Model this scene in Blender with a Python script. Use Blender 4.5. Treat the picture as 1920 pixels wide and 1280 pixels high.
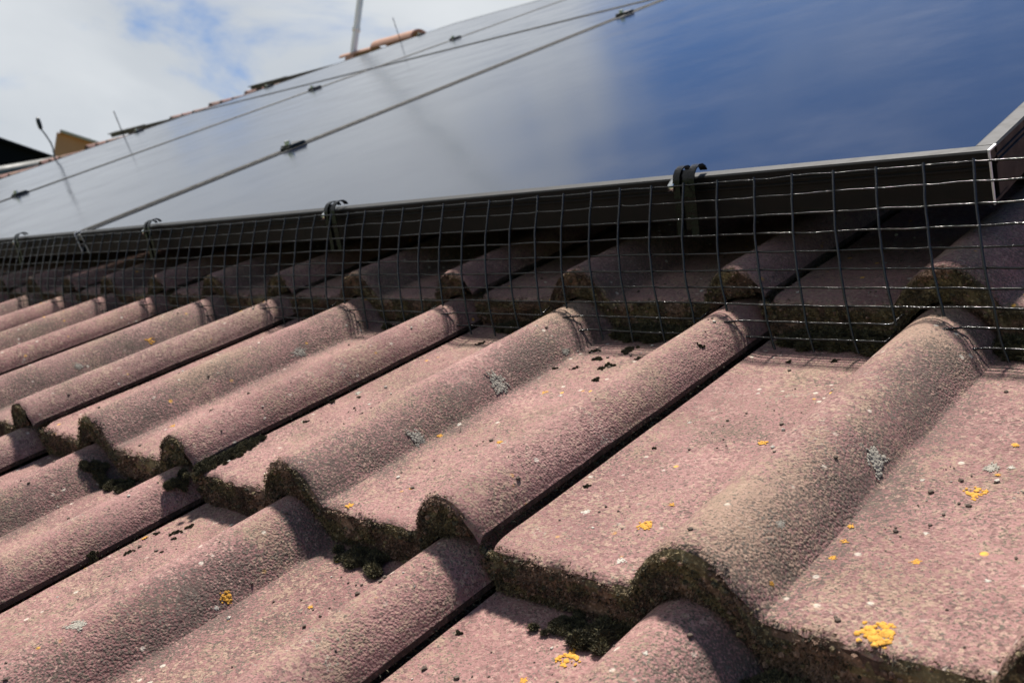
import bpy, math, random
from math import radians, sin, cos, pi
from mathutils import Matrix, Vector, noise

for o in list(bpy.data.objects):
    bpy.data.objects.remove(o, do_unlink=True)
random.seed(7)
sc = bpy.context.scene
COL = sc.collection

# ---------------------------------------------------------------- frame of the roof
# u runs along the eaves, v up the slope, n away from the roof plane
PITCH = radians(33)
MR = Matrix.Translation((0, 0, 6.0)) @ Matrix.Rotation(PITCH, 4, 'X')
TILT = 0.0867          # every tile lies a little flatter than the roof plane
GAUGE = 0.3085         # visible length of a course
COVER = 0.30           # visible width of a tile
ROLL_H, ROLL_W = 0.0265, 0.0330
PV, PN, UR = 0.3566, 0.0815, 0.170      # lower right corner of the solar array
PW, PL = 1.3771, 1.8310                 # pitch of the panels along u and v
RAIL_V = [PV + 0.4398, PV + 1.5340, PV + 2.2721, 3.72]

# ---------------------------------------------------------------- camera
cam_data = bpy.data.cameras.new('camera')
cam = bpy.data.objects.new('camera', cam_data)
COL.objects.link(cam)
RX = (0.7183129, 0.6376776, -0.2781975)
RY = (-0.0394090, 0.4365219, 0.8988301)
RZ = (0.6946031, -0.6346778, 0.3386896)
CC = (0.3831381, -0.2647801, 0.2621507)
cam.matrix_world = MR @ Matrix(((RX[0], RY[0], RZ[0], CC[0]), (RX[1], RY[1], RZ[1], CC[1]),
                                (RX[2], RY[2], RZ[2], CC[2]), (0, 0, 0, 1)))
cam_data.sensor_width = 36
cam_data.lens = 36 * 1841.2 / 1920
cam_data.clip_start = 0.01
cam_data.clip_end = 6000
cam_data.dof.use_dof = True
cam_data.dof.focus_distance = 0.56
cam_data.dof.aperture_fstop = 19
sc.camera = cam

# ---------------------------------------------------------------- light
SUN_ROOF = Vector((-0.28, 0.82, 1.0)).normalized()
SUN = (MR.to_3x3() @ SUN_ROOF).normalized()
sun_el = math.asin(SUN.z)
sun_az = math.atan2(SUN.x, SUN.y)
sd = bpy.data.lights.new('sun', 'SUN')
sd.energy = 5.0
sd.angle = radians(4.2)
sd.color = (1.0, 0.94, 0.86)
so = bpy.data.objects.new('sun', sd)
COL.objects.link(so)
so.rotation_euler = SUN.to_track_quat('Z', 'Y').to_euler()
so.location = (0, 0, 30)

vs = sc.view_settings
vs.view_transform = 'Standard'
vs.look = 'None'
vs.gamma = 1
vs.use_curve_mapping = False
vs.exposure = 1.08


class NT:
    """small helper to write node trees"""
    def __init__(self, tree):
        self.t = tree
        tree.nodes.clear()

    def n(self, kind, **kw):
        nd = self.t.nodes.new(kind)
        for k, v in kw.items():
            if k.startswith('i_'):
                key = k[2:]
                key = int(key) if key.isdigit() else key.replace('_', ' ')
                s = nd.inputs[key]
                if isinstance(v, bpy.types.NodeSocket):
                    self.t.links.new(v, s)
                else:
                    s.default_value = v
            else:
                setattr(nd, k, v)
        return nd

    def link(self, a, b):
        self.t.links.new(a, b)

    def math(self, op, a, b=0.0, c=0.0, clamp=False):
        m = self.n('ShaderNodeMath', operation=op, use_clamp=clamp)
        for i, x in enumerate((a, b, c)):
            if isinstance(x, bpy.types.NodeSocket):
                self.link(x, m.inputs[i])
            else:
                m.inputs[i].default_value = x
        return m.outputs[0]

    def step(self, x, lo, hi, a=0.0, b=1.0):
        m = self.n('ShaderNodeMapRange', interpolation_type='SMOOTHSTEP', i_0=x, i_1=lo, i_2=hi, i_3=a, i_4=b)
        return m.outputs[0]

    def mix(self, f, a, b):
        m = self.n('ShaderNodeMix', data_type='RGBA')
        for s, x in ((m.inputs[0], f), (m.inputs[6], a), (m.inputs[7], b)):
            if isinstance(x, bpy.types.NodeSocket):
                self.link(x, s)
            elif isinstance(x, (int, float)):
                s.default_value = x
            else:
                s.default_value = (*x, 1.0) if len(x) == 3 else x
        return m.outputs[2]

    def noise(self, vec, scale, detail=2.0, rough=0.5, dist=0.0):
        return self.n('ShaderNodeTexNoise', i_Vector=vec, i_Scale=scale, i_Detail=detail, i_Roughness=rough,
                      i_Distortion=dist).outputs[0]

    def voro(self, vec, scale, rnd=1.0, out='Distance'):
        return self.n('ShaderNodeTexVoronoi', i_Vector=vec, i_Scale=scale, i_Randomness=rnd).outputs[out]


# sky: clear blue with a broken bank of cloud
world = bpy.data.worlds.new('World')
sc.world = world
world.use_nodes = True
W = NT(world.node_tree)
sky = W.n('ShaderNodeTexSky', sky_type='NISHITA', sun_disc=False, sun_elevation=sun_el,
          sun_rotation=sun_az, altitude=50, air_density=1.0, dust_density=0.1, ozone_density=2.0)
tc = W.n('ShaderNodeTexCoord').outputs['Generated']
sep = W.n('ShaderNodeSeparateXYZ', i_0=tc)
den = W.math('ADD', W.math('MAXIMUM', sep.outputs[2], 0.0), 0.22)
px_ = W.math('DIVIDE', sep.outputs[0], den)
py_ = W.math('DIVIDE', sep.outputs[1], den)
cv = W.n('ShaderNodeCombineXYZ', i_0=px_, i_1=py_, i_2=8.4).outputs[0]
big = W.noise(cv, 0.62, 3.0, 0.5, 0.3)
det = W.noise(cv, 2.3, 9.0, 0.58, 0.35)
bank = W.math('MULTIPLY', sep.outputs[0], -0.42)                 # the bank lies towards -X, clearing towards +Y
bank = W.math('ADD', bank, W.math('MULTIPLY', sep.outputs[1], -0.16))
cover = W.math('ADD', W.math('ADD', W.math('MULTIPLY', big, 0.70), W.math('MULTIPLY', det, 1.17)), bank)
mask = W.step(cover, 0.86, 1.15)
shade = W.step(W.noise(cv, 1.15, 5.0, 0.5, 0.2), 0.34, 0.66)
cloud_col = W.mix(shade, (5.3, 5.7, 6.2), (7.3, 7.6, 7.9))
blue = W.n('ShaderNodeMix', data_type='RGBA', blend_type='MULTIPLY', i_0=1.0, i_6=sky.outputs[0], i_7=(0.70, 0.90, 1.12, 1)).outputs[2]
skycol = W.mix(mask, blue, cloud_col)
bg = W.n('ShaderNodeBackground', i_Color=skycol, i_Strength=0.05)
W.n('ShaderNodeOutputWorld', i_Surface=bg.outputs[0])


# ---------------------------------------------------------------- materials
def mat(name):
    m = bpy.data.materials.new(name)
    m.use_nodes = True
    return m, NT(m.node_tree)


def finish(m, N, color, rough=0.8, metal=0.0, bump=None, bdist=0.001, bstr=1.0, **kw):
    p = N.n('ShaderNodeBsdfPrincipled')
    for key, x in (('Base Color', color), ('Roughness', rough), ('Metallic', metal)):
        s = p.inputs[key]
        if isinstance(x, bpy.types.NodeSocket):
            N.link(x, s)
        elif isinstance(x, (int, float)):
            s.default_value = x
        else:
            s.default_value = (*x, 1.0)
    for k, v in kw.items():
        s = p.inputs[k.replace('_', ' ')]
        if isinstance(v, bpy.types.NodeSocket):
            N.link(v, s)
        else:
            s.default_value = v
    if bump is not None:
        b = N.n('ShaderNodeBump', i_Height=bump, i_Distance=bdist, i_Strength=bstr)
        N.link(b.outputs[0], p.inputs['Normal'])
    N.n('ShaderNodeOutputMaterial', i_Surface=p.outputs[0])
    return m


def simple(name, col, rough=0.6, metal=0.0, nscale=40.0, namp=0.25, bdist=0.0004, **kw):
    m, N = mat(name)
    v = N.n('ShaderNodeTexCoord').outputs['Object']
    f = N.noise(v, nscale, 4.0, 0.6)
    dark = tuple(c * (1 - namp) for c in col)
    lite = tuple(min(1, c * (1 + namp)) for c in col)
    r = N.step(N.noise(v, nscale * 2.3, 3.0), 0.3, 0.7, max(0.02, rough - 0.08), min(1, rough + 0.08))
    return finish(m, N, N.mix(f, dark, lite), r, metal, bump=N.noise(v, nscale * 5, 3.0), bdist=bdist, **kw)


def tile_material():
    m, N = mat('weathered_pink_concrete')
    oc = N.n('ShaderNodeTexCoord').outputs['Object']
    info = N.n('ShaderNodeObjectInfo')
    off = N.n('ShaderNodeVectorMath', operation='SCALE', i_0=(13.1, 7.7, 3.3))
    N.link(info.outputs['Random'], off.inputs['Scale'])
    vec = N.n('ShaderNodeVectorMath', operation='ADD', i_0=oc, i_1=off.outputs[0]).outputs[0]
    x = N.n('ShaderNodeSeparateXYZ', i_0=oc).outputs[0]
    # soft long-wave colour drift and tile to tile difference
    drift = N.noise(vec, 9.0, 3.0, 0.55)
    c = N.mix(N.step(drift, 0.3, 0.7), (0.178, 0.088, 0.084), (0.250, 0.134, 0.125))
    c = N.mix(N.step(info.outputs['Random'], 0.35, 1.0, 0.0, 0.55), c, (0.195, 0.118, 0.110))
    grain = N.noise(vec, 760.0, 2.0, 0.6)
    grain2 = N.noise(vec, 380.0, 3.0, 0.6)
    cells = N.voro(vec, 640.0)
    c = N.mix(N.step(grain, 0.46, 0.66, 0.0, 0.42), c, (0.37, 0.25, 0.215))
    c = N.mix(N.step(grain2, 0.50, 0.32, 0.0, 0.60), c, (0.088, 0.050, 0.044))
    wv0 = N.n('ShaderNodeVectorMath', operation='ADD', i_0=vec, i_1=(4.1, 2.2, 7.9)).outputs[0]
    sand = N.n('ShaderNodeSeparateColor', i_0=N.voro(vec, 520.0, 1.0, 'Color')).outputs[0]
    sand_amt = N.step(N.noise(vec, 22.0, 3.0, 0.6), 0.34, 0.62, 0.35, 1.0)
    c = N.mix(N.math('MULTIPLY', N.step(sand, 0.66, 1.0, 0.0, 0.48), sand_amt), c, (0.40, 0.28, 0.23))
    c = N.mix(N.math('MULTIPLY', N.step(sand, 0.30, 0.0, 0.0, 0.62), sand_amt), c, (0.075, 0.045, 0.040))
    # beige lichen film, stippled through the grain
    film_m = N.math('ADD', N.noise(vec, 14.0, 4.0, 0.6), N.math('MULTIPLY', N.math('SUBTRACT', N.math('ADD', N.math('MULTIPLY', grain, 0.7), N.math('MULTIPLY', sand, 0.3)), 0.5), 1.2))
    mid_roll = N.math('MULTIPLY', N.step(x, -0.205, -0.170), N.step(x, -0.115, -0.145))
    film = N.step(N.math('ADD', film_m, N.math('MULTIPLY', mid_roll, N.step(N.noise(vec, 7.0, 3.0, 0.6), 0.35, 0.65, -0.10, 0.26))), 0.47, 0.72)
    c = N.mix(N.math('MULTIPLY', film, 0.52), c, (0.225, 0.172, 0.112))
    film2 = N.step(N.math('ADD', N.noise(vec, 23.0, 4.0, 0.6, 0.4), N.math('MULTIPLY', N.math('SUBTRACT', grain, 0.5), 1.3)), 0.58, 0.78)
    c = N.mix(N.math('MULTIPLY', film2, 0.55), c, (0.115, 0.098, 0.062))
    crust = N.step(N.math('ADD', N.noise(wv0, 34.0, 4.0, 0.65, 0.6), N.math('MULTIPLY', N.math('SUBTRACT', grain, 0.5), 1.1)), 0.70, 0.80)
    c = N.mix(N.math('MULTIPLY', crust, 0.55), c, (0.40, 0.37, 0.31))
    # algae that has settled beside the middle roll, and a weaker patch elsewhere
    band = N.math('MULTIPLY', N.step(x, -0.158, -0.126), N.step(x, -0.092, -0.116))
    stip = N.math('ADD', N.noise(vec, 20.0, 5.0, 0.65, 0.3), N.math('MULTIPLY', N.math('SUBTRACT', N.math('ADD', N.math('MULTIPLY', grain, 0.7), N.math('MULTIPLY', grain2, 0.3)), 0.5), 2.6))
    alg = N.step(N.math('ADD', N.math('MULTIPLY', band, 0.28), stip), 0.64, 0.84)
    c = N.mix(N.math('MULTIPLY', alg, 0.78), c, (0.050, 0.043, 0.036))
    # dark pin-pricks, pale crusts and tiny orange dots
    pits = N.step(N.voro(vec, 190.0), 0.24, 0.10)
    pits = N.math('MULTIPLY', pits, N.step(N.noise(vec, 30.0, 3.0), 0.42, 0.60))
    c = N.mix(N.math('MULTIPLY', pits, 0.8), c, (0.06, 0.045, 0.038))
    wv = N.n('ShaderNodeVectorMath', operation='ADD', i_0=vec, i_1=(0.37, 0.11, 0.9)).outputs[0]
    wh = N.math('MULTIPLY', N.step(N.voro(wv, 85.0), 0.17, 0.09), N.step(N.noise(wv, 26.0, 2.0), 0.52, 0.60))
    c = N.mix(N.math('MULTIPLY', wh, 0.6), c, (0.50, 0.46, 0.39))
    ov = N.n('ShaderNodeVectorMath', operation='ADD', i_0=vec, i_1=(2.37, 1.71, 0.2)).outputs[0]
    og = N.math('MULTIPLY', N.step(N.voro(ov, 60.0), 0.13, 0.07), N.step(N.noise(ov, 15.0, 2.0), 0.56, 0.62))
    c = N.mix(N.math('MULTIPLY', og, 0.85), c, (0.62, 0.33, 0.04))
    rough_patch = N.step(N.noise(vec, 17.0, 3.0, 0.6), 0.36, 0.62, 0.35, 1.0)
    h = N.math('ADD', N.math('MULTIPLY', grain2, 0.6), N.math('MULTIPLY', grain, 0.6))
    h = N.math('MULTIPLY', N.math('ADD', N.math('ADD', h, N.math('MULTIPLY', cells, -0.7)), N.math('MULTIPLY', sand, 0.35)), rough_patch)
    h = N.math('ADD', h, N.math('MULTIPLY', N.noise(vec, 60.0, 2.0), 0.8))
    return finish(m, N, c, 0.93, bump=h, bdist=0.00110, bstr=0.85, Specular_IOR_Level=0.25)


def moss_material(name, dark, mid, lite, scale=140.0, bump=0.0012):
    m, N = mat(name)
    v = N.n('ShaderNodeTexCoord').outputs['Object']
    a = N.noise(v, scale * 0.35, 3.0, 0.6)
    b = N.noise(v, scale * 4.0, 2.0, 0.6)
    c = N.mix(N.step(a, 0.36, 0.64), dark, mid)
    c = N.mix(N.step(b, 0.50, 0.74, 0.0, 0.8), c, lite)
    return finish(m, N, c, 0.95, bump=N.noise(v, scale * 6, 3.0) if bump else None, bdist=bump, Specular_IOR_Level=0.2)


M = {}
M['tile'] = tile_material()
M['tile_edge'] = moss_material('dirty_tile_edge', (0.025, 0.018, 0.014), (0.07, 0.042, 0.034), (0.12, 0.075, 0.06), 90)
M['moss'] = moss_material('brown_olive_moss', (0.060, 0.046, 0.032), (0.155, 0.120, 0.066), (0.36, 0.285, 0.165))
M['moss_red'] = moss_material('rusty_moss', (0.075, 0.046, 0.035), (0.19, 0.120, 0.086), (0.36, 0.235, 0.175))
M['moss_dark'] = moss_material('black_green_moss', (0.024, 0.022, 0.016), (0.060, 0.053, 0.036), (0.17, 0.15, 0.10), 260)
M['cushion'] = moss_material('dark_cushion_moss', (0.020, 0.019, 0.013), (0.052, 0.046, 0.028), (0.120, 0.102, 0.060), 5.0, 0.0)
M['cushion_tip'] = moss_material('cushion_moss_tips', (0.045, 0.040, 0.022), (0.11, 0.095, 0.045), (0.21, 0.18, 0.10), 5.0, 0.0)
M['yellow'] = simple('yellow_lichen', (0.42, 0.205, 0.020), 0.9, nscale=7, namp=0.6, bdist=0.00005)
M['white'] = simple('pale_lichen', (0.36, 0.33, 0.285), 0.9, nscale=4, namp=0.3, bdist=0.00005)
M['grey'] = simple('grey_lichen', (0.235, 0.215, 0.180), 0.9, nscale=4, namp=0.45, bdist=0.00005)
M['grit'] = simple('dark_grit', (0.085, 0.062, 0.048), 0.95, nscale=200, namp=0.5)
M['underlay'] = simple('roof_underlay', (0.02, 0.016, 0.014), 0.95, nscale=8)
M['wire'] = simple('black_coated_wire', (0.007, 0.0065, 0.0065), 0.20, 0.0, nscale=300, namp=0.3, bdist=0.0003, Specular_IOR_Level=0.45)
M['frame'] = simple('black_anodised_frame', (0.0065, 0.0065, 0.007), 0.55, 0.0, nscale=30, namp=0.2, bdist=0.0001, Specular_IOR_Level=0.22)
M['bare'] = simple('bare_aluminium', (0.62, 0.62, 0.62), 0.5, 0.2, nscale=80, namp=0.1)
M['clip'] = simple('black_spring_clip', (0.004, 0.004, 0.0045), 0.20, 0.0, nscale=90, namp=0.2, Specular_IOR_Level=0.25)
M['steel'] = simple('stainless_bolt', (0.62, 0.62, 0.60), 0.25, 1.0, nscale=80, namp=0.1)
M['rail'] = simple('black_rail', (0.028, 0.030, 0.028), 0.5, 0.2, nscale=30, namp=0.2)
M['ridge'] = simple('terracotta', (0.30, 0.165, 0.115), 0.85, nscale=30, namp=0.3)
M['pole'] = simple('white_painted_pole', (0.72, 0.70, 0.66), 0.45, 0.0, nscale=12, namp=0.1)
M['cable'] = simple('grey_black_cable', (0.10, 0.11, 0.115), 0.5, nscale=60)
M['plastic'] = simple('black_plastic', (0.012, 0.013, 0.014), 0.45, nscale=60)
M['brick'] = None
M['slate'] = simple('black_roofing', (0.006, 0.006, 0.007), 0.9, nscale=3, Specular_IOR_Level=0.05)
M['lead'] = simple('grey_fascia', (0.065, 0.068, 0.066), 0.6, nscale=5)
M['lit_coping'] = simple('lit_edge_coping', (0.40, 0.30, 0.20), 0.8, nscale=5)  # pale tone paints the gable's lit top edge into the colour
M['ground'] = simple('grass_ground', (0.06, 0.08, 0.035), 0.95, nscale=0.3, namp=0.4)


def brick_material():
    m, N = mat('brown_brick')
    v = N.n('ShaderNodeTexCoord').outputs['Object']
    f = N.noise(v, 3.0, 4.0, 0.6)
    c = N.mix(f, (0.46, 0.185, 0.072), (0.58, 0.255, 0.105))
    return finish(m, N, c, 0.9, bump=N.noise(v, 40.0, 3.0), bdist=0.004)


M['brick'] = brick_material()


def glass_material():
    m, N = mat('solar_glass')
    v = N.n('ShaderNodeTexCoord').outputs['Object']
    # faint long waves in the tempered glass and a fine dusty grain
    st = N.n('ShaderNodeMapping', i_Vector=v, i_Scale=(1.0, 0.45, 1.0)).outputs[0]
    wave = N.noise(st, 2.4, 1.0, 0.4)
    fine = N.noise(v, 900.0, 2.0)
    h = N.math('ADD', N.math('MULTIPLY', wave, 1.0), N.math('MULTIPLY', fine, 0.00012))
    dust = N.step(N.noise(v, 6.0, 4.0, 0.6), 0.3, 0.8, 0.11, 0.19)
    return finish(m, N, (0.008, 0.012, 0.026), dust, bump=h, bdist=0.0026, bstr=1.0, IOR=1.9)


M['glass'] = glass_material()


# ---------------------------------------------------------------- mesh helpers
class MB:
    """collects vertices and faces of one mesh"""
    def __init__(self):
        self.v, self.f, self.mi = [], [], []

    def add(self, vs_, fs_, mi=0):
        b = len(self.v)
        self.v += [tuple(q) for q in vs_]
        self.f += [tuple(i + b for i in q) for q in fs_]
        self.mi += [mi] * len(fs_)

    def box(self, a, b, mi=0):
        (x0, y0, z0), (x1, y1, z1) = a, b
        self.add([(x0, y0, z0), (x1, y0, z0), (x1, y1, z0), (x0, y1, z0),
                  (x0, y0, z1), (x1, y0, z1), (x1, y1, z1), (x0, y1, z1)],
                 [(0, 3, 2, 1), (4, 5, 6, 7), (0, 1, 5, 4), (1, 2, 6, 5), (2, 3, 7, 6), (3, 0, 4, 7)], mi)

    def prism(self, poly, axis, a, b, mi=0):
        """poly in the two other axes, extruded along axis from a to b"""
        def P(p, t):
            return {'x': (t, p[0], p[1]), 'y': (p[0], t, p[1]), 'z': (p[0], p[1], t)}[axis]
        n = len(poly)
        vs_ = [P(p, a) for p in poly] + [P(p, b) for p in poly]
        fs_ = [tuple(range(n)), tuple(range(2 * n - 1, n - 1, -1))]
        fs_ += [(i, i + n, (i + 1) % n + n, (i + 1) % n) for i in range(n)]
        self.add(vs_, fs_, mi)

    def tube(self, pts, r, seg=6, mi=0, cap=True):
        pts = [Vector(p) for p in pts]
        rr = r if isinstance(r, (list, tuple)) else [r] * len(pts)
        vs_, fs_ = [], []
        for i, p in enumerate(pts):
            d = (pts[min(i + 1, len(pts) - 1)] - pts[max(i - 1, 0)]).normalized()
            a = d.cross(Vector((0.31, 0.17, 0.93)))
            if a.length < 1e-3:
                a = d.cross(Vector((1, 0, 0)))
            a.normalize()
            b = d.cross(a)
            for k in range(seg):
                t = 2 * pi * k / seg
                vs_.append(p + rr[i] * (cos(t) * a + sin(t) * b))
        for i in range(len(pts) - 1):
            for k in range(seg):
                k2 = (k + 1) % seg
                fs_.append((i * seg + k, i * seg + k2, (i + 1) * seg + k2, (i + 1) * seg + k))
        if cap:
            fs_.append(tuple(range(seg))[::-1])
            fs_.append(tuple((len(pts) - 1) * seg + k for k in range(seg)))
        self.add(vs_, fs_, mi)

    def mesh(self, name, mats, smooth=False, angle=None):
        me = bpy.data.meshes.new(name)
        me.from_pydata(self.v, [], self.f)
        for m_ in (mats if isinstance(mats, (list, tuple)) else [mats]):
            me.materials.append(m_)
        me.polygons.foreach_set('material_index', self.mi)
        if smooth:
            me.polygons.foreach_set('use_smooth', [True] * len(self.f))
        me.update()
        if smooth and angle:
            me.set_sharp_from_angle(angle=radians(angle))
        return me


def link(name, me, parent=None, mw=None):
    o = bpy.data.objects.new(name, me)
    COL.objects.link(o)
    if parent is not None:
        o.parent = parent
    if mw is not None:
        if parent is None:
            o.matrix_world = mw
        else:
            o.matrix_local = mw
    return o


def tag(o, label, cat, group=None):
    o['label'] = label
    o['category'] = cat
    if group:
        o['group'] = group
    return o


def T(u, v, n):
    return Matrix.Translation((u, v, n))


def fbm(x, y, z=0.0, o=3):
    return noise.fractal(Vector((x, y, z)), 1.0, 2.0, o)


# ---------------------------------------------------------------- ground
g = MB()
g.add([(-3000, -3000, 0), (3000, -3000, 0), (3000, 3000, 0), (-3000, 3000, 0)], [(0, 1, 2, 3)])
go = link('ground', g.mesh('ground', M['ground']))
go['kind'] = 'structure'

# ---------------------------------------------------------------- roof
roof = link('tiled_roof', None, None, MR)
tag(roof, 'weathered pink concrete tile roof with mossy tile noses below the solar panels', 'roof')

U_LEFT, U_RIGHT, V_RIDGE, V_EAVE = -5.85, 1.5, 4.40, -1.23
ul = MB()
ul.box((U_LEFT + .03, V_EAVE + .05, -0.10), (U_RIGHT, V_RIDGE - .02, -0.055))
link('underlay', ul.mesh('underlay', M['underlay']), roof)


def roll(t, p):
    return ROLL_H * (1 - t * t) ** p if t < 1 else 0.0


LIP_X = 0.0232
CH = -0.2750          # where the pan of the next tile starts beside the lap


def top(x):
    """top profile of one tile; its lap roll has its crest at x = 0"""
    if x < CH:
        return -0.009
    if x < CH + 0.0025:
        return -0.009 + 0.0100 * (x - CH) / 0.0025
    if x < CH + 0.010:
        return 0.0010 * (1 - (x - CH - 0.0025) / 0.0075)
    if x > 0:
        z = roll(min(x, LIP_X) / 0.0255, 0.68)
        if x > LIP_X - 0.0025:
            z -= 0.0035 * ((x - LIP_X + 0.0025) / 0.0037) ** 2
        return z
    return roll(abs(x + 0.15) / ROLL_W, 0.92) + roll(abs(x) / 0.0275, 0.75)


XS = [-0.306, CH - 0.0002, CH + 0.0008, CH + 0.0016, CH + 0.0025, CH + 0.006, CH + 0.010, -0.262, -0.256, -0.250, -0.246]
x_ = -0.240
while x_ < 0.0175:
    XS.append(x_)
    x_ += 0.0021
XS += [0.0188, 0.0200, 0.0210, 0.0220, 0.0228, 0.0234, 0.0238]
YS = [0.0, 0.0006, 0.0015, 0.003, 0.0055, 0.010, 0.018, 0.03] + [0.03 + 0.0193 * i for i in range(1, 18)]


def thick(x, y):
    t = 0.0225 if y < 0.008 else (0.010 if y > 0.03 else 0.010 + 0.0125 * (0.03 - y) / 0.022)
    if x > 0.0:
        k = min(1.0, x / 0.0238) ** 1.6
        t = t * (1 - k) + 0.0035 * k
    if x < CH:
        t = min(t, 0.011)
    return t


def tile_mesh(seed):
    b = MB()
    nx, ny = len(XS), len(YS)
    tops, bots = [], []
    for y in YS:
        for x in XS:
            wob = 0.0007 * fbm(x * 14 + seed * 9.1, y * 9, seed) + 0.00025 * fbm(x * 80, y * 80, seed + 5)
            e = max(0.0, 1 - y / 0.0055)
            chip = max(0.0, fbm(x * 60 + seed * 3, seed * 1.7, 0.4)) * 0.0055
            z = top(x) + wob - (0.0022 + chip) * e * e
            yy = y + (0.0026 * fbm(x * 38 + 3 * seed, seed * 2.2) + 0.0016 * fbm(x * 130, seed * 3.1)) * max(0, 1 - y / 0.02)
            cor = max(0.0, 1 - (x - CH) / 0.012) if x >= CH else 1.0
            yy += 0.0045 * cor * cor * max(0, 1 - y / 0.03)
            z -= 0.0030 * cor * cor * max(0, 1 - y / 0.012)
            if x > 0.017:
                z += 0.0006 * fbm(y * 60, seed, 2.0)
            tops.append((x, yy, z))
            bots.append((x, yy + 0.001, top(x) - thick(x, y)))
    f_top = [(j * nx + i, j * nx + i + 1, (j + 1) * nx + i + 1, (j + 1) * nx + i) for j in range(ny - 1) for i in range(nx - 1)]
    b.v = tops + bots
    B = nx * ny
    b.f = list(f_top)
    b.mi = [0] * len(f_top)
    side = [(B + j * nx + i, B + (j + 1) * nx + i, B + (j + 1) * nx + i + 1, B + j * nx + i + 1) for j in range(ny - 1) for i in range(nx - 1)]
    side += [(i, B + i, B + i + 1, i + 1) for i in range(nx - 1)]
    side += [((ny - 1) * nx + i, (ny - 1) * nx + i + 1, B + (ny - 1) * nx + i + 1, B + (ny - 1) * nx + i) for i in range(nx - 1)]
    side += [(j * nx, (j + 1) * nx, B + (j + 1) * nx, B + j * nx) for j in range(ny - 1)]
    e = nx - 1
    side += [(j * nx + e, B + j * nx + e, B + (j + 1) * nx + e, (j + 1) * nx + e) for j in range(ny - 1)]
    b.f += side
    b.mi += [1] * len(side)
    return b.mesh('roof_tile', [M['tile'], M['tile_edge']], smooth=True, angle=48)


def blade(b, p, d, ln, w, mi=0):
    d = Vector(d).normalized()
    a = d.cross(Vector((random.uniform(-1, 1), random.uniform(-1, 1), random.uniform(-1, 1))))
    a.normalize()
    p = Vector(p)
    b.add([p - a * w, p + a * w, p + d * ln], [(0, 1, 2)], mi)


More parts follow.
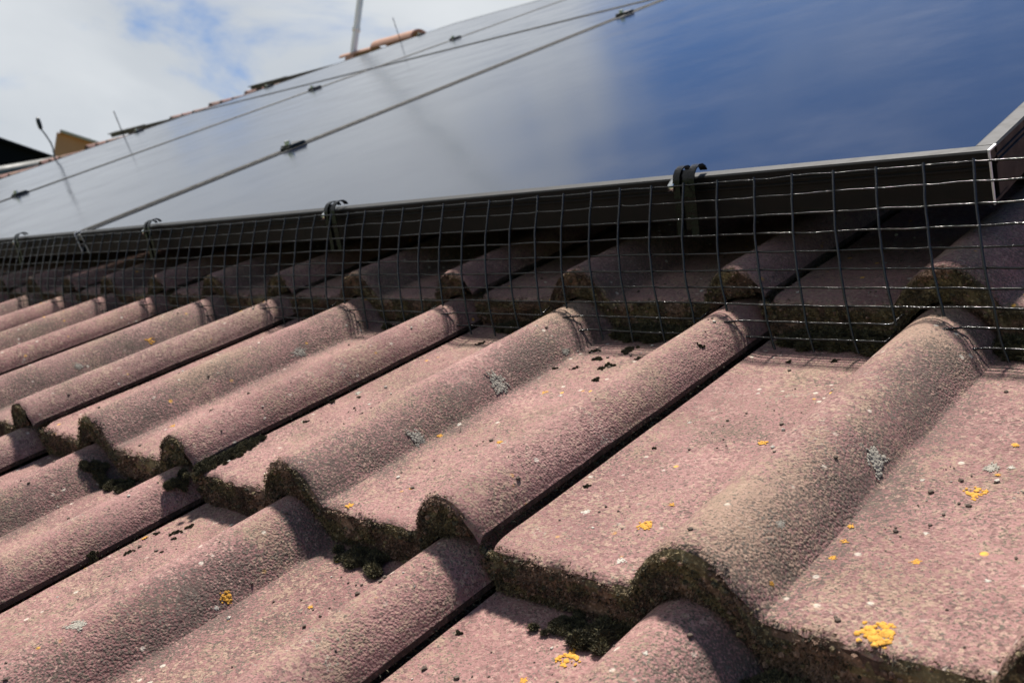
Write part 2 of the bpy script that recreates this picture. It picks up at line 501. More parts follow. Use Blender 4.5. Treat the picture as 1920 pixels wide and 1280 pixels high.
def moss_mesh(seed, rich=1.0):
    """mat of moss and crust over the nose of a tile, and tufts along the lap"""
    rnd = random.Random(seed * 31 + 5)
    b = MB()
    nu, nv = 130, 7
    X0, X1 = CH + 0.001, 0.0165

    def face(x, s):
        t = thick(x, 0) * 1.02
        lump = 0.0005 + 0.0036 * max(0.0, fbm(x * 55 + seed * 11, s * 1.6 + seed, 0.3))
        lump *= 1.0 - 0.5 * abs(2 * s - 1) ** 3
        lump += 0.0008 * fbm(x * 450, s * 11, seed)
        return Vector((x, -lump * rich, top(x) - 0.0016 - s * t - 0.0006 * fbm(x * 150, seed, s)))
    vs_ = []
    for i in range(nu):
        x = X0 + (X1 - X0) * i / (nu - 1)
        for j in range(nv):
            p = face(x, j / (nv - 1))
            if j in (0, nv - 1):
                p.y = 0.0008
            vs_.append(p)
    fs_ = [(i * nv + j, i * nv + j + 1, (i + 1) * nv + j + 1, (i + 1) * nv + j) for i in range(nu - 1) for j in range(nv - 1)]
    b.add(vs_, fs_, 0)
    for q in range(len(b.f)):
        i, j = divmod(q, nv - 1)
        xx = X0 + (X1 - X0) * i / (nu - 1)
        b.mi[q] = 1 if fbm(xx * 26 + seed * 5, j / (nv - 1) * 1.2, 7.7) > -0.05 else 0
    for k in range(int(15000 * rich)):
        x = rnd.uniform(X0, X1)
        s = rnd.random() ** 0.9
        if fbm(x * 34 + seed * 13, s * 2.0, 3.3) < -0.42:
            continue
        p = face(x, s)
        red = fbm(x * 26 + seed * 5, s * 1.2, 7.7) > -0.05
        q = rnd.random()
        mi = 2 if q < 0.22 else (1 if red else 0)
        d = (rnd.gauss(0, .6), -1.0, rnd.gauss(0.15 - 0.5 * s, .6))
        blade(b, p, d, rnd.uniform(0.0007, 0.0022), rnd.uniform(0.00025, 0.00055), mi)
    for k in range(230):                 # crumbs of concrete and humus
        x, s = rnd.uniform(X0, X1), rnd.uniform(0.04, 1.0)
        p = face(x, s)
        r = rnd.uniform(0.0006, 0.0017)
        blob(b, (p.x, p.y - r * .2, p.z), r, rnd.uniform(.6, 1.0), rnd.random() * 70, rnd.choice((0, 1, 1, 2)), 1)
    for k in range(46):                  # moss packed into the corner beside the lap
        r = rnd.uniform(0.0010, 0.0026)
        c_ = (CH + rnd.uniform(-0.004, 0.008), rnd.uniform(-0.002, 0.005), rnd.uniform(-0.019, -0.001))
        blob(b, c_, r, .85, rnd.random() * 70, rnd.choice((0, 1, 2)), 1)
        for q in range(14):
            d = Vector((rnd.gauss(0, 1), rnd.gauss(-.5, 1), rnd.gauss(.2, 1))).normalized()
            blade(b, Vector(c_) + d * r * .8, d, rnd.uniform(.0008, .0022), .0004, rnd.choice((0, 1, 2)))
    # fringe spilling over the upper edge, in places
    for k in range(750):
        x = rnd.uniform(X0, X1)
        if fbm(x * 30 + seed * 8, 2.2, seed) < -0.02:
            continue
        y = abs(rnd.gauss(0, 0.0018))
        blade(b, (x, y, top(x) - 0.0022 + min(y, .0025)), (rnd.gauss(0, .7), -0.7, rnd.uniform(0.2, 0.9)), rnd.uniform(0.0008, 0.0022), 0.00045, rnd.choice((0, 0, 1, 2)))
    # tufts and dirt along the lap
    for k in range(4200):
        y = rnd.uniform(0.0, 0.34)
        if fbm(y * 16 + seed * 4, 5.5, seed) < rnd.uniform(-0.5, 0.25):
            continue
        x = 0.0228 + rnd.uniform(-0.001, 0.001)
        blade(b, (x, y, 0.0046 - rnd.uniform(0.0008, 0.014)), (1.0, rnd.gauss(0, .8), rnd.gauss(-0.2, .6)), rnd.uniform(0.001, 0.003), 0.0005, 2)
    return b.mesh('moss', [M['moss'], M['moss_red'], M['moss_dark']])


def blob(b, c, r, flat, seed, mi=0, sub=1):
    """small lumpy pebble"""
    import bmesh
    bm = bmesh.new()
    bmesh.ops.create_icosphere(bm, subdivisions=sub, radius=1.0)
    vs_ = []
    for v in bm.verts:
        q = v.co * (1 + 0.62 * fbm(v.co.x * 1.7 + seed, v.co.y * 1.7, v.co.z * 1.7 + seed))
        vs_.append((c[0] + q.x * r, c[1] + q.y * r, c[2] + q.z * r * flat))
    fs_ = [tuple(v.index for v in f.verts) for f in bm.faces]
    bm.free()
    b.add(vs_, fs_, mi)


def flake(b, c, r, h, rnd, mi=0):
    """thin crust with a lobed outline"""
    n = 11
    p0, p1 = rnd.uniform(0, 50), rnd.uniform(0.35, 0.7)
    rim, mid = [], []
    for k in range(n):
        a = 2 * pi * k / n
        q = r * (1 + p1 * fbm(cos(a) * 1.6 + p0, sin(a) * 1.6, p0) + rnd.uniform(-.16, .16))
        rim.append((c[0] + cos(a) * q, c[1] + sin(a) * q, c[2] - h * .4))
        mid.append((c[0] + cos(a) * q * .72, c[1] + sin(a) * q * .72, c[2] + h * rnd.uniform(.5, 1.1)))
    vs_ = rim + mid + [(c[0], c[1], c[2] + h * rnd.uniform(.3, .9))]
    fs_ = [(k, (k + 1) % n, n + (k + 1) % n, n + k) for k in range(n)] + [(n + k, n + (k + 1) % n, 2 * n) for k in range(n)]
    b.add(vs_, fs_, mi)


def lichen_mesh(name, m_, seed, n=46, open_=0.0, size=1.0):
    rnd = random.Random(seed)
    b = MB()
    for i in range(n):
        a, r = rnd.uniform(0, 2 * pi), (open_ + (1 - open_) * rnd.random()) ** 0.6
        r *= 0.70 + 0.75 * fbm(cos(a) * 1.5 + seed * 3.3, sin(a) * 1.5, seed * 1.7)
        s_ = rnd.uniform(0.05, 0.19) * size * (1.15 - 0.6 * r)
        flake(b, (cos(a) * r, sin(a) * r * 0.85, rnd.uniform(0.0, 0.03)), s_, rnd.uniform(0.015, 0.045), rnd)
    return b.mesh(name, m_, smooth=True)


def cushion_mesh(seed):
    rnd = random.Random(seed * 3 + 1)
    b = MB()
    lobes = [(0, 0, 0.42)] + [(rnd.gauss(0, .48), rnd.gauss(0, .40), rnd.uniform(.12, .34)) for _ in range(15)]
    for i, (x, y, r) in enumerate(lobes):
        blob(b, (x, y, r * .05), r * .86, 0.75, seed * 7 + i, 0, 2)
        for k in range(int(1700 * r) + 120):
            d = Vector((rnd.gauss(0, 1), rnd.gauss(0, 1), abs(rnd.gauss(0.2, 1)))).normalized()
            p = Vector((x + d.x * r * .9, y + d.y * r * .9, r * .1 + d.z * r * .72))
            blade(b, p, d + Vector((rnd.gauss(0, .7), rnd.gauss(0, .7), rnd.gauss(0, .7))), rnd.uniform(.05, .19), rnd.uniform(.016, .034), rnd.choice((0, 0, 1)))
    return b.mesh('moss_clump', [M['cushion'], M['cushion_tip']])


def grit_mesh(seed):
    rnd = random.Random(seed * 17 + 3)
    b = MB()
    for i in range(620):
        x, y = rnd.uniform(-0.265, 0.018), rnd.uniform(0.01, 0.30)
        pan = (-0.245 < x < -0.19) or (-0.11 < x < -0.04)
        if not pan and rnd.random() < 0.72:
            continue
        if fbm(x * 14 + seed * 3, y * 14, 1.1) < rnd.uniform(-0.3, 0.3):
            continue
        r = rnd.choice((0.0003, 0.0004, 0.0004, 0.0005, 0.0005, 0.0006, 0.0007, 0.0009, 0.0014))
        blob(b, (x, y, top(x) + r * .3), r, 0.7, rnd.random() * 90, rnd.choice((0, 0, 0, 0, 1)), 1)
    return b.mesh('grit', [M['grit'], M['white']])


TILE = [tile_mesh(i) for i in range(5)]
MOSS = [moss_mesh(i) for i in range(5)]
GRIT = [grit_mesh(i) for i in range(4)]
YEL_M = [lichen_mesh('lichen', M['yellow'], 3 + i, (62, 42, 60)[i], (0.0, 0.25, 0.35)[i]) for i in range(3)]
WHI_M = [lichen_mesh('lichen', M['white'], 20 + i, 60, 0) for i in range(2)]
GRY_M = [lichen_mesh('lichen', M['grey'], 30 + i, 190, 0, 0.6) for i in range(2)]
CUSH = [cushion_mesh(i) for i in range(3)]

tiles = {}
TROT = Matrix.Rotation(-math.atan(TILT), 4, 'X')


def put_tile(c, r):
    rnd = random.Random(c * 131 + r * 17 + 9000)
    mw = T(c * COVER + rnd.uniform(-.0012, .0012), r * GAUGE + rnd.uniform(-.0025, .0025), rnd.uniform(-.0006, .0008)) @ TROT \
        @ Matrix.Rotation(rnd.uniform(-.004, .004), 4, 'Z') @ Matrix.Rotation(rnd.uniform(-.003, .003), 4, 'Y')
    k = rnd.randrange(5)
    o = link('roof_tile', TILE[k], roof, mw)
    tiles[(c, r)] = o
    if -3 <= r <= 1 and c >= -10:
        link('moss', MOSS[rnd.randrange(5)], o)
        gr = link('grit', GRIT[rnd.randrange(4)], o)
        gr['kind'] = 'stuff'
    return o


for r in range(-3, 2):
    for c in range(-10, 4):
        put_tile(c, r)
for r in range(2, 14):
    for c in list(range(-19, -13)) + [1, 2, 3]:
        put_tile(c, r)


def spot(name, me, u, v, s, lift=0.0, stretch=1.0, rot=None, front=0.0):
    """puts a growth on the tile that lies at (u, v)"""
    r = math.floor((v - front) / GAUGE)
    c = math.floor((u - 0.0245) / COVER) + 1
    t = tiles.get((c, r))
    if t is None:
        return
    x, y = u - c * COVER, v - front - r * GAUGE
    dz = (top(x + .003) - top(x - .003)) / .006
    m_ = Matrix.Translation((x, y, top(x) + lift)) @ Matrix.Rotation(-math.atan(dz), 4, 'Y') \
        @ Matrix.Rotation(random.uniform(0, 6.28) if rot is None else rot, 4, 'Z') @ Matrix.Diagonal((s * stretch, s, s, 1))
    link(name, me, t, m_)


YEL = [(0.228,0.010,0.018),(0.225,0.124,0.012),(0.104,0.147,0.007),(0.093,0.048,0.010),(-0.089,0.182,0.006),(-0.096,0.006,0.007),(-0.120,-0.077,0.009),(0.099,-0.026,0.014),(0.223,0.061,0.005),(0.190,0.052,0.004),(0.189,0.066,0.004),(0.186,0.079,0.004),(-0.270,-0.055,0.006),(-0.722,0.198,0.011),(-0.072,0.036,0.004),(-0.115,0.101,0.005),(-0.059,0.190,0.004),(0.090,-0.048,0.005),(0.227,0.176,0.004),(0.094,0.070,0.004),(0.180,0.018,0.003),(-0.062,0.105,0.005),(-0.400,0.047,0.006),(-0.067,-0.057,0.004),(0.229,0.144,0.003)]
WHI = [(0.101,0.016,0.006),(0.053,0.049,0.006),(0.199,0.023,0.004),(0.218,0.084,0.003),(0.199,0.130,0.003),(-0.119,-0.085,0.004),(-0.115,0.120,0.005),(0.154,-0.036,0.003),(0.232,0.153,0.004),(0.214,0.026,0.003),(0.066,0.211,0.003),(-0.231,0.131,0.004),(0.046,0.162,0.003),(0.252,0.058,0.003),(0.131,0.065,0.003),(-0.138,0.006,0.003),(-0.072,0.180,0.004),(0.169,0.181,0.003)]
GRY = [(-0.122,0.171,0.015),(-0.120,0.085,0.012),(-0.421,0.199,0.011),(-0.144,-0.149,0.009),(-0.724,0.111,0.008),(0.178,0.129,0.014),(0.224,0.150,0.007),(-0.265,0.147,0.006),(-0.120,0.245,0.006),(-0.118,-0.136,0.006),(0.171,0.046,0.004)]
MOS = [(-0.072,0.237,0.007),(-0.063,0.209,0.007),(-0.276,-0.085,0.008),(-0.252,-0.039,0.006),(-0.249,-0.030,0.006),(0.035,0.073,0.004),(-0.075,0.268,0.010),(0.034,-0.035,0.004),(-0.074,0.230,0.006),(-0.274,-0.093,0.005),(-0.267,-0.047,0.004),(-0.271,0.125,0.005),(-0.097,0.226,0.005),(-0.114,0.223,0.005),(-0.215,0.269,0.006),(0.014,0.234,0.004)]
MOS += [(-0.090,0.247,0.008),(-0.055,0.252,0.006),(-0.104,0.262,0.006),(0.060,0.262,0.005),(0.090,0.268,0.006),(-0.235,0.262,0.006),(-0.215,0.245,0.004),(-0.385,0.265,0.007),(-0.36,0.255,0.005),(-0.245,-0.045,0.004),(-0.235,-0.06,0.003),(-0.262,-0.07,0.005),(0.215,0.255,0.005),(-0.525,0.24,0.005),(-0.262,0.09,0.004),(-0.255,0.14,0.004),(0.045,0.125,0.003)]
# cushions pressed against the tile noses (they sit on the course below)
NOSE = [(-0.083,0.0,0.013),(-0.066,0.0,0.012),(0.103,0.0,0.014),(0.080,0.0,0.009),(0.200,0.0,0.016),(0.188,0.0,0.012),(-0.405,0.0,0.011),(-0.425,0.0,0.012),(-0.385,0.0,0.009),
        (-0.075,0.3085,0.014),(-0.060,0.3085,0.011),(-0.09,0.3085,0.012),(0.075,0.3085,0.015),(0.095,0.3085,0.014),(0.055,0.3085,0.013),(0.21,0.3085,0.016),(0.19,0.3085,0.014),(-0.23,0.3085,0.010),(-0.37,0.3085,0.012),(-0.53,0.3085,0.011)]
for i, (u, v, s) in enumerate(YEL):
    spot('lichen', YEL_M[i % 3], u, v, s * 0.62, 0.0002)
for i, (u, v, s) in enumerate(WHI):
    spot('lichen', WHI_M[i % 2], u, v, s * 0.6, 0.0)
for i, (u, v, s) in enumerate(GRY):
    spot('lichen', GRY_M[i % 2], u, v, s * 0.7, 0.0, 1.3)
for i, (u, v, s) in enumerate(MOS):
    spot('moss_clump', CUSH[i % 3], u, v, s * 0.6, 0.0)
for i, (u, v, s) in enumerate(NOSE):
    spot('moss_clump', CUSH[i % 3], u, v, s * (1.1 if v < .1 else 1.6), 0.001, 1.2, random.uniform(-.4, .4), front=0.010)
# the long cushion that fills the lap beside one roll, and spills over its nose
for i in range(9):
    y = 0.002 + i * 0.0065
    spot('moss_clump', CUSH[i % 3], -0.2685 + random.uniform(-.0012, .002), y, (0.0115, 0.0110, 0.0112, 0.0105, 0.0100, 0.0095, 0.0085, 0.0070, 0.0055)[i], 0.0010, 0.9)
spot('moss_clump', CUSH[1], -0.282, 0.0, 0.011, 0.004, front=0.008)

# ridge tiles
rt = MB()
pts = []
SEG = 14
for k in range(SEG + 1):
    a = pi * k / SEG
    pts.append((cos(a) * 0.10, sin(a) * 0.085))
inner = [(p[0] * 0.86, p[1] * 0.84) for p in reversed(pts)]
rt.prism(pts + inner, 'x', 0.0, 0.44)
rme = rt.mesh('ridge_tile', M['ridge'], smooth=True, angle=40)
for i in range(9):
    u = -5.22 + 0.455 * i
    dn = 0.0 if i == 0 else -0.048
    link('ridge_tile', rme, roof, T(u, V_RIDGE + .07, 0.000 + dn) @ Matrix.Rotation(-PITCH, 4, 'X'))
lo = MB()
lo.prism([(p[0] * .8, p[1] * .55) for p in pts] + [(p[0] * .8, p[1] * .55) for p in inner], 'x', 0.0, 0.37)
link('ridge_tile', lo.mesh('ridge_tile_low', M['ridge'], smooth=True, angle=40), roof, T(-5.60, V_RIDGE + .06, 0.0) @ Matrix.Rotation(-PITCH, 4, 'X'))


# ---------------------------------------------------------------- solar panels
FT, FD, LIP = 0.035, 0.035, 0.0125     # frame thickness in n, return, visible lip
GAP = 0.022


def panel(col, row, label):
    w, l = PW - GAP, PL - GAP
    root = link('solar_module', None, None, MR @ T(UR - col * PW - (0 if col == 0 else 0), PV + row * PL, PN))
    # origin: lower right corner on the upper face; x runs to -w, y to +l
    tag(root, label, 'solar panel', 'black framed solar panels of the array')
    gl = MB()
    nx, ny = 24, 32
    vs_ = [(-LIP - (w - 2 * LIP) * i / nx, LIP + (l - 2 * LIP) * j / ny, -0.0012) for j in range(ny + 1) for i in range(nx + 1)]
    fs_ = [(j * (nx + 1) + i + 1, j * (nx + 1) + i, (j + 1) * (nx + 1) + i, (j + 1) * (nx + 1) + i + 1) for j in range(ny) for i in range(nx)]
    gl.add(vs_, fs_)
    gl.box((-w + .004, .004, -0.0075), (-.004, l - .004, -0.0060))
    link('glass', gl.mesh('glass', M['glass'], smooth=True), root)
    # extruded frame section: (distance outwards from the lip, height), with three shallow ribs below the top
    sec = [(-LIP, -0.0075), (-LIP, -0.0002), (-LIP + .001, 0.0), (-0.0012, 0.0), (0.0, -0.0012), (0.0, -0.0050), (-0.0012, -0.0056), (-0.0012, -0.0068),
           (0.0, -0.0074), (0.0, -0.0086), (-0.0012, -0.0092), (-0.0012, -0.0104), (0.0, -0.0110), (0.0, -0.0122), (-0.0010, -0.0128), (-0.0010, -FT), (-0.0028, -FT), (-0.0028, -0.0075)]

    def bar(a, b, horizontal, pos, sgn):
        m_ = MB()
        poly = [(pos + sgn * s[0], s[1]) for s in sec]
        m_.prism(poly, 'x' if horizontal else 'y', a, b)
        # bottom return flange
        if horizontal:
            y0, y1 = sorted((pos - sgn * 0.0030, pos - sgn * 0.028))
            m_.box((min(a, b), y0, -FT), (max(a, b), y1, -FT + 0.002))
        else:
            x0, x1 = sorted((pos - sgn * 0.0030, pos - sgn * 0.028))
            m_.box((x0, min(a, b), -FT), (x1, max(a, b), -FT + 0.002))
        return link('frame_bar', m_.mesh('frame_bar', M['frame']), root)
    bar(-w + .0006, -.0006, True, 0.0, -1)
    bar(-w + .0006, -.0006, True, l, 1)
    bar(LIP + .0003, l - LIP - .0003, False, 0.0, 1)
    bar(LIP + .0003, l - LIP - .0003, False, -w, -1)
    if col > 0:
        sm = MB()
        sm.box((0.0035, 0.001, -.012), (GAP - 0.0035, l - .001, -.0035))  # grey strip added to stop sun falling through the gap between panels
        link('seam_strip', sm.mesh('seam_strip', M['lead']), root)
    # bare cut edges at the lower corners
    for x in (-0.0004, -w + 0.0004):
        e = MB()
        e.box((x - .0005, -.0006, -FT), (x + .0005, 0.0012, -.001))
        e.box((x - .0007, 0.0, -.0008), (x + .0007, LIP, 0.0004))
        link('corner_joint', e.mesh('corner_joint', M['bare']), root)
    return root


panel(0, 0, 'nearest and largest solar panel, reflecting deep blue sky, with wire mesh along its lower frame')
panel(1, 0, 'solar panel in the lower row, middle column, reflecting grey and pale blue cloud')
panel(2, 0, 'solar panel at the far left end of the lower row, narrow sliver under the skyline')
panel(1, 1, 'solar panel in the upper row cut off by the top edge of the picture')
panel(2, 1, 'solar panel at the far end of the upper row, right below the terracotta ridge tile')

# rails under the panels; they run on past the last column
rail_lab = ['black mounting rail whose end juts out lower left on the skyline', 'black mounting rail whose end juts out beside the white pole on the skyline']
for v, lab in zip(RAIL_V[2:], rail_lab):
    rl = MB()
    u0, u1 = -5.77, UR - 0.06
    if v > 2.2:
        u1 = UR - PW + 0.05
    h0, h1 = PN - FT - 0.0245, PN - FT - 0.0005
    rl.prism([(-.018, h0), (.018, h0), (.018, h1), (.006, h1), (.006, h1 - .008), (-.006, h1 - .008), (-.006, h1), (-.018, h1)], 'x', u0, u1)
    if v > 2.2:
        rl.box((u0 - .02, -.024, h1 - .002), (u0 + .40, .024, h1 + .004))
    tag(link('mounting_rail', rl.mesh('mounting_rail', M['rail']), None, MR @ T(0, v, 0)), lab, 'mounting rail', 'black rails under the array')


def clamp_meshes():
    b = MB()
    b.box((-.021, -.030, 0.0006), (.021, .030, 0.0050))
    b.box((-.0075, -.030, -.040), (.0075, .030, 0.0005))
    b.box((-.026, -.022, 0.0052), (.026, .022, 0.0085))
    h = MB()
    hexa = [(cos(k * pi / 3) * .0085, sin(k * pi / 3) * .0085) for k in range(6)]
    h.prism(hexa, 'z', .0087, .0175)
    hexb = [(cos(k * pi / 8) * .011, sin(k * pi / 8) * .011) for k in range(16)]
    w_ = MB()
    w_.prism(hexb, 'z', .0086, .0102)
    return b.mesh('body', M['plastic']), h.mesh('bolt', M['steel']), w_.mesh('washer', M['steel'])


cl_b, cl_h, cl_w = clamp_meshes()
clamps = [(1, 0, 'black panel clamp with silver bolt on the nearest seam, lower one, mid picture'),
          (1, 1, 'black panel clamp on the nearest seam, upper one by the top edge of the picture'),
          (2, 0, 'black panel clamp with silver bolt on the seam at the left picture edge'),
          (2, 1, 'black panel clamp on the second seam, below the upper panel row'),
          (2, 2, 'black panel clamp on the second seam, in the upper panel row'),
          (3, 1, 'black end clamp on the skyline in front of the lower jutting rail'),
          (3, 2, 'black end clamp on the skyline in front of the upper jutting rail'),
          (3, 3, 'small black end clamp on the skyline right of the terracotta ridge tile')]
for col, k, lab in clamps:
    u = UR - col * PW + GAP / 2
    root = link('panel_clamp', None, None, MR @ T(u, RAIL_V[k], PN))
    tag(root, lab, 'clamp', 'clamps that hold the panels')
    root.scale = (0.72, 0.66, 0.8)
    link('body', cl_b, root)
    link('bolt', cl_h, root, T(-.004, -.012, 0))
    link('washer', cl_w, root, T(-.004, -.012, 0))


# ---------------------------------------------------------------- wire mesh guard
guard = link('wire_mesh_guard', None, None, MR)
tag(guard, 'black welded wire mesh guard closing the gap between tiles and panel frame', 'wire mesh')
U0, U1 = -2.75, 0.225
S_LEN = 0.124
A = (0.3435, 0.0800)
Bp = (0.2760, -0.0250)


def gpos(u, s, out=0.0):
    """point on the guard, s from 0 (upper edge) to 1 (foot)"""
    sag = 0.004 * fbm(u * 1.7, 0.3, 4.0) + 0.0012 * fbm(u * 11, s * 2, 8.0)
    v = A[0] + (Bp[0] - A[0]) * s - 0.010 * sin(pi * min(1, max(0, s))) + sag * (0.3 + s)
    n = A[1] + (Bp[1] - A[1]) * s + 0.0015 * fbm(u * 2.3, 7.7, 1.0) + 0.0008 * fbm(u * 14, s * 5, 2.0)
    # pinned to the frame by the clips
    return Vector((u + 0.0016 * fbm(u * 3, s * 2.5, 5.0) + 0.030 * s, v - out, n + out * .66))


def surf(u, v):
    r = math.floor(v / GAUGE)
    c = math.floor((u - 0.0245) / COVER) + 1
    return top(u - c * COVER) - TILT * (v - r * GAUGE)


NROW = 10
RH, RV = 0.00072, 0.00094
# upright wires
nw = int((U1 - U0) / 0.0300)
for i in range(nw + 1):
    u = U1 - i * 0.0300 + random.uniform(-.0006, .0006)
    pts = []
    s = -0.006
    lim = 1.03 + random.uniform(-.01, .03)
    while s <= lim:
        p = gpos(u, s, 0.0016)
        p.x += 0.0005 * fbm(u * 90, s * 9, 1.0)
        if p.z < surf(p.x, p.y) + 0.0006:
            break
        pts.append(p)
        s += 0.028
    if len(pts) < 3:
        continue
    w_ = MB()
    w_.tube(pts, RV, 6 if u > -1.2 else 4)
    link('upright_wire', w_.mesh('upright_wire', M['wire'], smooth=True, angle=65), guard)
# long wires, cut where they would run into a roll
for j in range(NROW + 1):
    s = j / NROW
    if j == 0:
        s = 0.004
    run = []
    u = U1 + 0.004
    runs = []
    while u > U0:
        p = gpos(u, s)
        p.z += 0.0004 * fbm(u * 60, s * 31, 3.0)
        ok = p.z > surf(p.x, p.y) + 0.0015
        if ok:
            run.append(p)
        elif run:
            runs.append(run)
            run = []
        u -= 0.0075 if u > -1.3 else 0.015
    if run:
        runs.append(run)
    for q in runs:
        if len(q) < 3:
            continue
        if j >= 7:                      # bent, cut ends
            if q[-1].x > U0 + 0.05:
                d = Vector((-0.010, -0.011, 0.0035))
                q = q + [q[-1] + d * .5, q[-1] + d]
            if q[0].x < U1 - 0.05:
                d = Vector((0.004, 0.010, 0.003))
                q = [q[0] + d] + q
        w_ = MB()
        w_.tube(q, RH, 6)
        link('long_wire', w_.mesh('long_wire', M['wire'], smooth=True), guard)


# ---------------------------------------------------------------- clips over the frame
def clip_path():
    """(v, n) measured from the upper outer edge of the frame"""
    pts = [(0.0095, 0.0022), (0.0080, 0.0055), (0.0045, 0.0082), (0.000, 0.0090), (-0.0050, 0.0078), (-0.0090, 0.0048), (-0.0112, 0.0000),
           (-0.0130, -0.012), (-0.0150, -0.024), (-0.0172, -0.036), (-0.0190, -0.0415)]
    return pts


def strip(path, x0, x1, th=0.0011):
    b = MB()
    n = len(path)
    for i, (v, nn) in enumerate(path):
        a = path[max(0, i - 1)]
        c = path[min(n - 1, i + 1)]
        t = Vector((c[0] - a[0], c[1] - a[1])).normalized()
        nx, ny = -t.y * th / 2, t.x * th / 2
        b.v += [(x0, v + nx, nn + ny), (x1, v + nx, nn + ny), (x1, v - nx, nn - ny), (x0, v - nx, nn - ny)]
    for i in range(n - 1):
        k = i * 4
        for e in range(4):
            b.f.append((k + e, k + (e + 1) % 4, k + 4 + (e + 1) % 4, k + 4 + e))
    b.f.append((0, 3, 2, 1))
    b.f.append(((n - 1) * 4, (n - 1) * 4 + 1, (n - 1) * 4 + 2, (n - 1) * 4 + 3))
    b.mi = [0] * len(b.f)
    return b


cp = clip_path()
prong_me = strip(cp, -0.0030, 0.0030).mesh('prong', M['clip'], smooth=True, angle=40)
web_me = strip([(q[0] + .0016, q[1] - .0006) for q in cp[4:-1]], -0.0060, 0.0060, 0.0006).mesh('web', M['clip'], smooth=True, angle=40)
hook_me = strip([(0.001, -0.001), (-0.006, 0.0015), (-0.0128, -0.0015), (-0.0140, -0.0060)], -0.0135, -0.0085, 0.001).mesh('tab', M['steel'], smooth=True)
clip_lab = ['largest black spring clip on the panel frame, right of the middle', 'black spring clip on the panel frame left of the middle',
            'black spring clip on the panel frame below the nearest panel seam', 'small black spring clip on the frame at the left edge of the picture']
for u, lab in zip((-0.047, -0.504, -0.935, -1.43), clip_lab):
    root = link('spring_clip', None, None, MR @ T(u, PV, PN) @ Matrix.Rotation(random.uniform(-.05, .05), 4, 'Y'))
    tag(root, lab, 'clip', 'clips that hold the mesh to the frame')
    link('prong', prong_me, root, T(-0.0065, 0, 0))
    link('prong', prong_me, root, T(0.0065, 0, 0.0006) @ Matrix.Rotation(0.03, 4, 'Z'))
    link('web', web_me, root)
    link('tab', hook_me, root)

# ---------------------------------------------------------------- loose cable, cable ties
root = link('solar_cable', None, None, MR @ T(-3.985, 1.50, 0.05))
tag(root, 'loose grey cable with black connector rising behind the far panel edge', 'cable')
cb = MB()
cb.tube([(0, 0, -.03), (0, 0.002, .04), (0, 0.012, .075), (0, 0.014, .10), (0, 0.008, .135), (0, 0.0, .165), (0, -.001, .18)], 0.0035, 8)
link('lead', cb.mesh('lead', M['cable'], smooth=True), root)
cn = MB()
cn.tube([(0, -.0005, .165), (0, 0, .172), (0, .002, .19), (0, .004, .206), (0, .006, .214)], [.0055, .0085, .0095, .0085, .0055], 10)
link('connector', cn.mesh('connector', M['plastic'], smooth=True), root)
for v0, v1, n1, lab in ((1.826, 1.830, 0.186, 'thin black cable tie tail standing up beside the lower jutting rail'),
                        (3.584, 3.579, 0.205, 'thin dark cable tie tail standing up in front of the terracotta ridge tile')):
    b = MB()
    b.box((-.004, -.003, -.06), (.004, .003, -.052))
    b.prism([(-.0020, -.052), (.0020, -.052), (.0020 + v1 - v0, n1 - .05), (-.0020 + v1 - v0, n1 - .05)], 'x', -.0008, .0008)
    tag(link('cable_tie', b.mesh('cable_tie', M['plastic']), None, MR @ T(-3.975, v0, 0.06)), lab, 'cable tie', 'cable ties with uncut tails')

# ---------------------------------------------------------------- white pole by the ridge
pw = MR @ Vector((-5.47, 4.40, 0.0))
root = link('white_pole', None, None, Matrix.Translation(pw))
tag(root, 'slender white metal pole standing on the ridge of the roof', 'pole')
b = MB()
b.tube([(0, 0, -.05), (0, 0, 2.6)], 0.024, 20)
link('tube', b.mesh('tube', M['pole'], smooth=True, angle=40), root)
b = MB()
b.tube([(0, 0, .22), (0, 0, .245)], 0.030, 20)
link('collar', b.mesh('collar', M['pole'], smooth=True, angle=40), root)
b = MB()
b.box((-.05, -.03, -.06), (.05, .03, .03))
link('bracket', b.mesh('bracket', M['ridge']), root)


# ---------------------------------------------------------------- buildings beyond the verge
def seen(px, py, dist):
    """point on the sight line of a photograph pixel at a distance, to set out far buildings"""
    d = Vector(RX) * ((px - 960) / 1841.2) + Vector(RY) * (-(py - 640) / 1841.2) - Vector(RZ)
    d.normalize()
    return MR @ (Vector(CC) + d * dist)


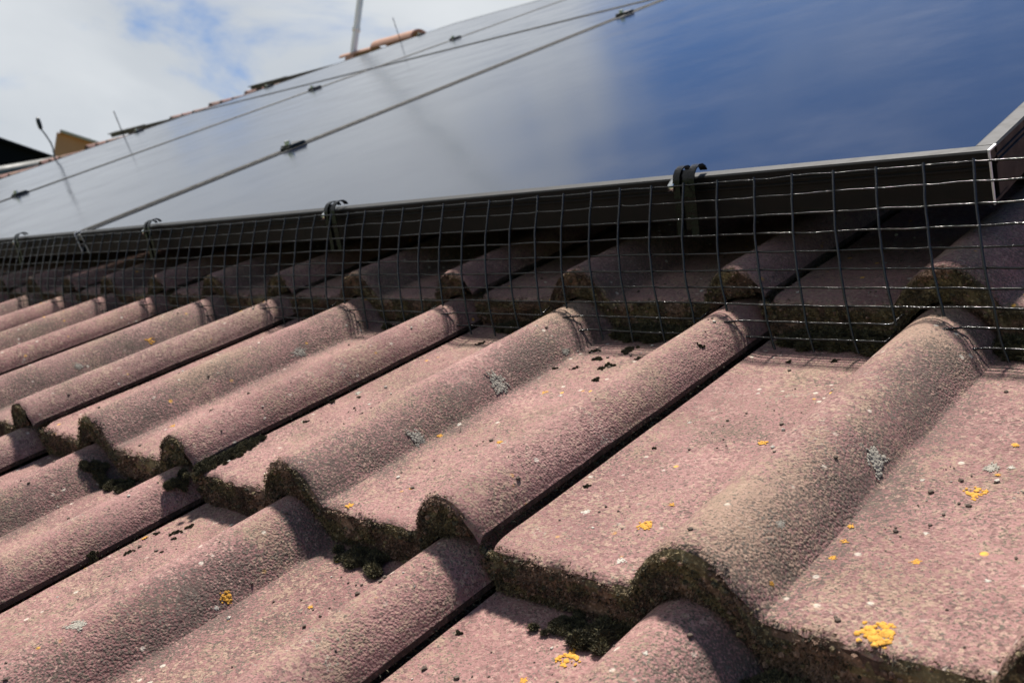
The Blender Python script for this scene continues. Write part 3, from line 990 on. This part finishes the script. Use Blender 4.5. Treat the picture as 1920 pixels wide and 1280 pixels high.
def far_building(name, label, p_left, p_right, depth, wall, roofm, trim, over):
    """building whose visible wall runs from p_left to p_right (upper edge), set on the ground"""
    root = link(name, None, None, Matrix.Translation((p_left.x, p_left.y, 0)))
    tag(root, label, 'building')
    d = Vector((p_right.x - p_left.x, p_right.y - p_left.y, 0))
    n_ = Vector((-d.y, d.x, 0)).normalized()
    if n_.dot(Vector((p_left.x, p_left.y, 0)) - Vector((cam.matrix_world.translation.x, cam.matrix_world.translation.y, 0))) < 0:
        n_ = -n_
    zl, zr = p_left.z, p_right.z
    b_ = n_ * depth
    vw = Vector((p_left.x - cam.matrix_world.translation.x, p_left.y - cam.matrix_world.translation.y, 0)).normalized()
    sd_ = d.normalized()
    b_ = (vw + sd_ * 0.06).normalized() * depth

    def quadbox(a, b, z0a, z0b, z1a, z1b, back, m_, nm):
        q = MB()
        q.add([(a.x, a.y, z0a), (b.x, b.y, z0b), (b.x, b.y, z1b), (a.x, a.y, z1a),
               (a.x + back.x, a.y + back.y, z0a), (b.x + back.x, b.y + back.y, z0b), (b.x + back.x, b.y + back.y, z1b), (a.x + back.x, a.y + back.y, z1a)],
              [(0, 1, 2, 3), (7, 6, 5, 4), (0, 4, 5, 1), (3, 2, 6, 7), (0, 3, 7, 4), (1, 5, 6, 2)])
        link(nm, q.mesh(nm, m_), root)
    z = Vector((0, 0, 0))
    quadbox(z, d, 0, 0, zl - .03, zr - .03, b_, wall, 'wall')
    fr = -n_ * over
    quadbox(z + fr, d + fr, zl - .028, zr - .028, zl + .0, zr + .0, b_, roofm, 'roof')
    quadbox(z + fr * 1.6, d + fr * 1.6, zl - .03, zr - .03, zl + .006, zr + .006, n_ * over * .5, trim, 'verge')
    return root


far_building('brick_house', 'brown brick gable with sloping top, its lit edge painted pale, beyond the far panel edge', seen(107, 244, 15.0), seen(235, 285, 16.0), 5.0, M['brick'], M['brick'], M['lit_coping'], 0.05)
far_building('dark_building', 'black sloping roof of a building at the left edge of the picture', seen(-260, 172, 12.5), seen(112, 300, 13.5), 5.0, M['slate'], M['slate'], M['slate'], 0.05)

gp, gq = seen(-140, 338, 11.8), seen(112, 295, 12.4)
gm = MB()
dv = (gq - gp)
gm.tube([gp + dv * 0.0 - Vector((0, 0, .06)), gq - Vector((0, 0, .06))], 0.07, 10)
gut = link('gutter', gm.mesh('gutter', M['lead'], smooth=True, angle=40), bpy.data.objects['dark_building'])
gut.matrix_parent_inverse = bpy.data.objects['dark_building'].matrix_world.inverted()
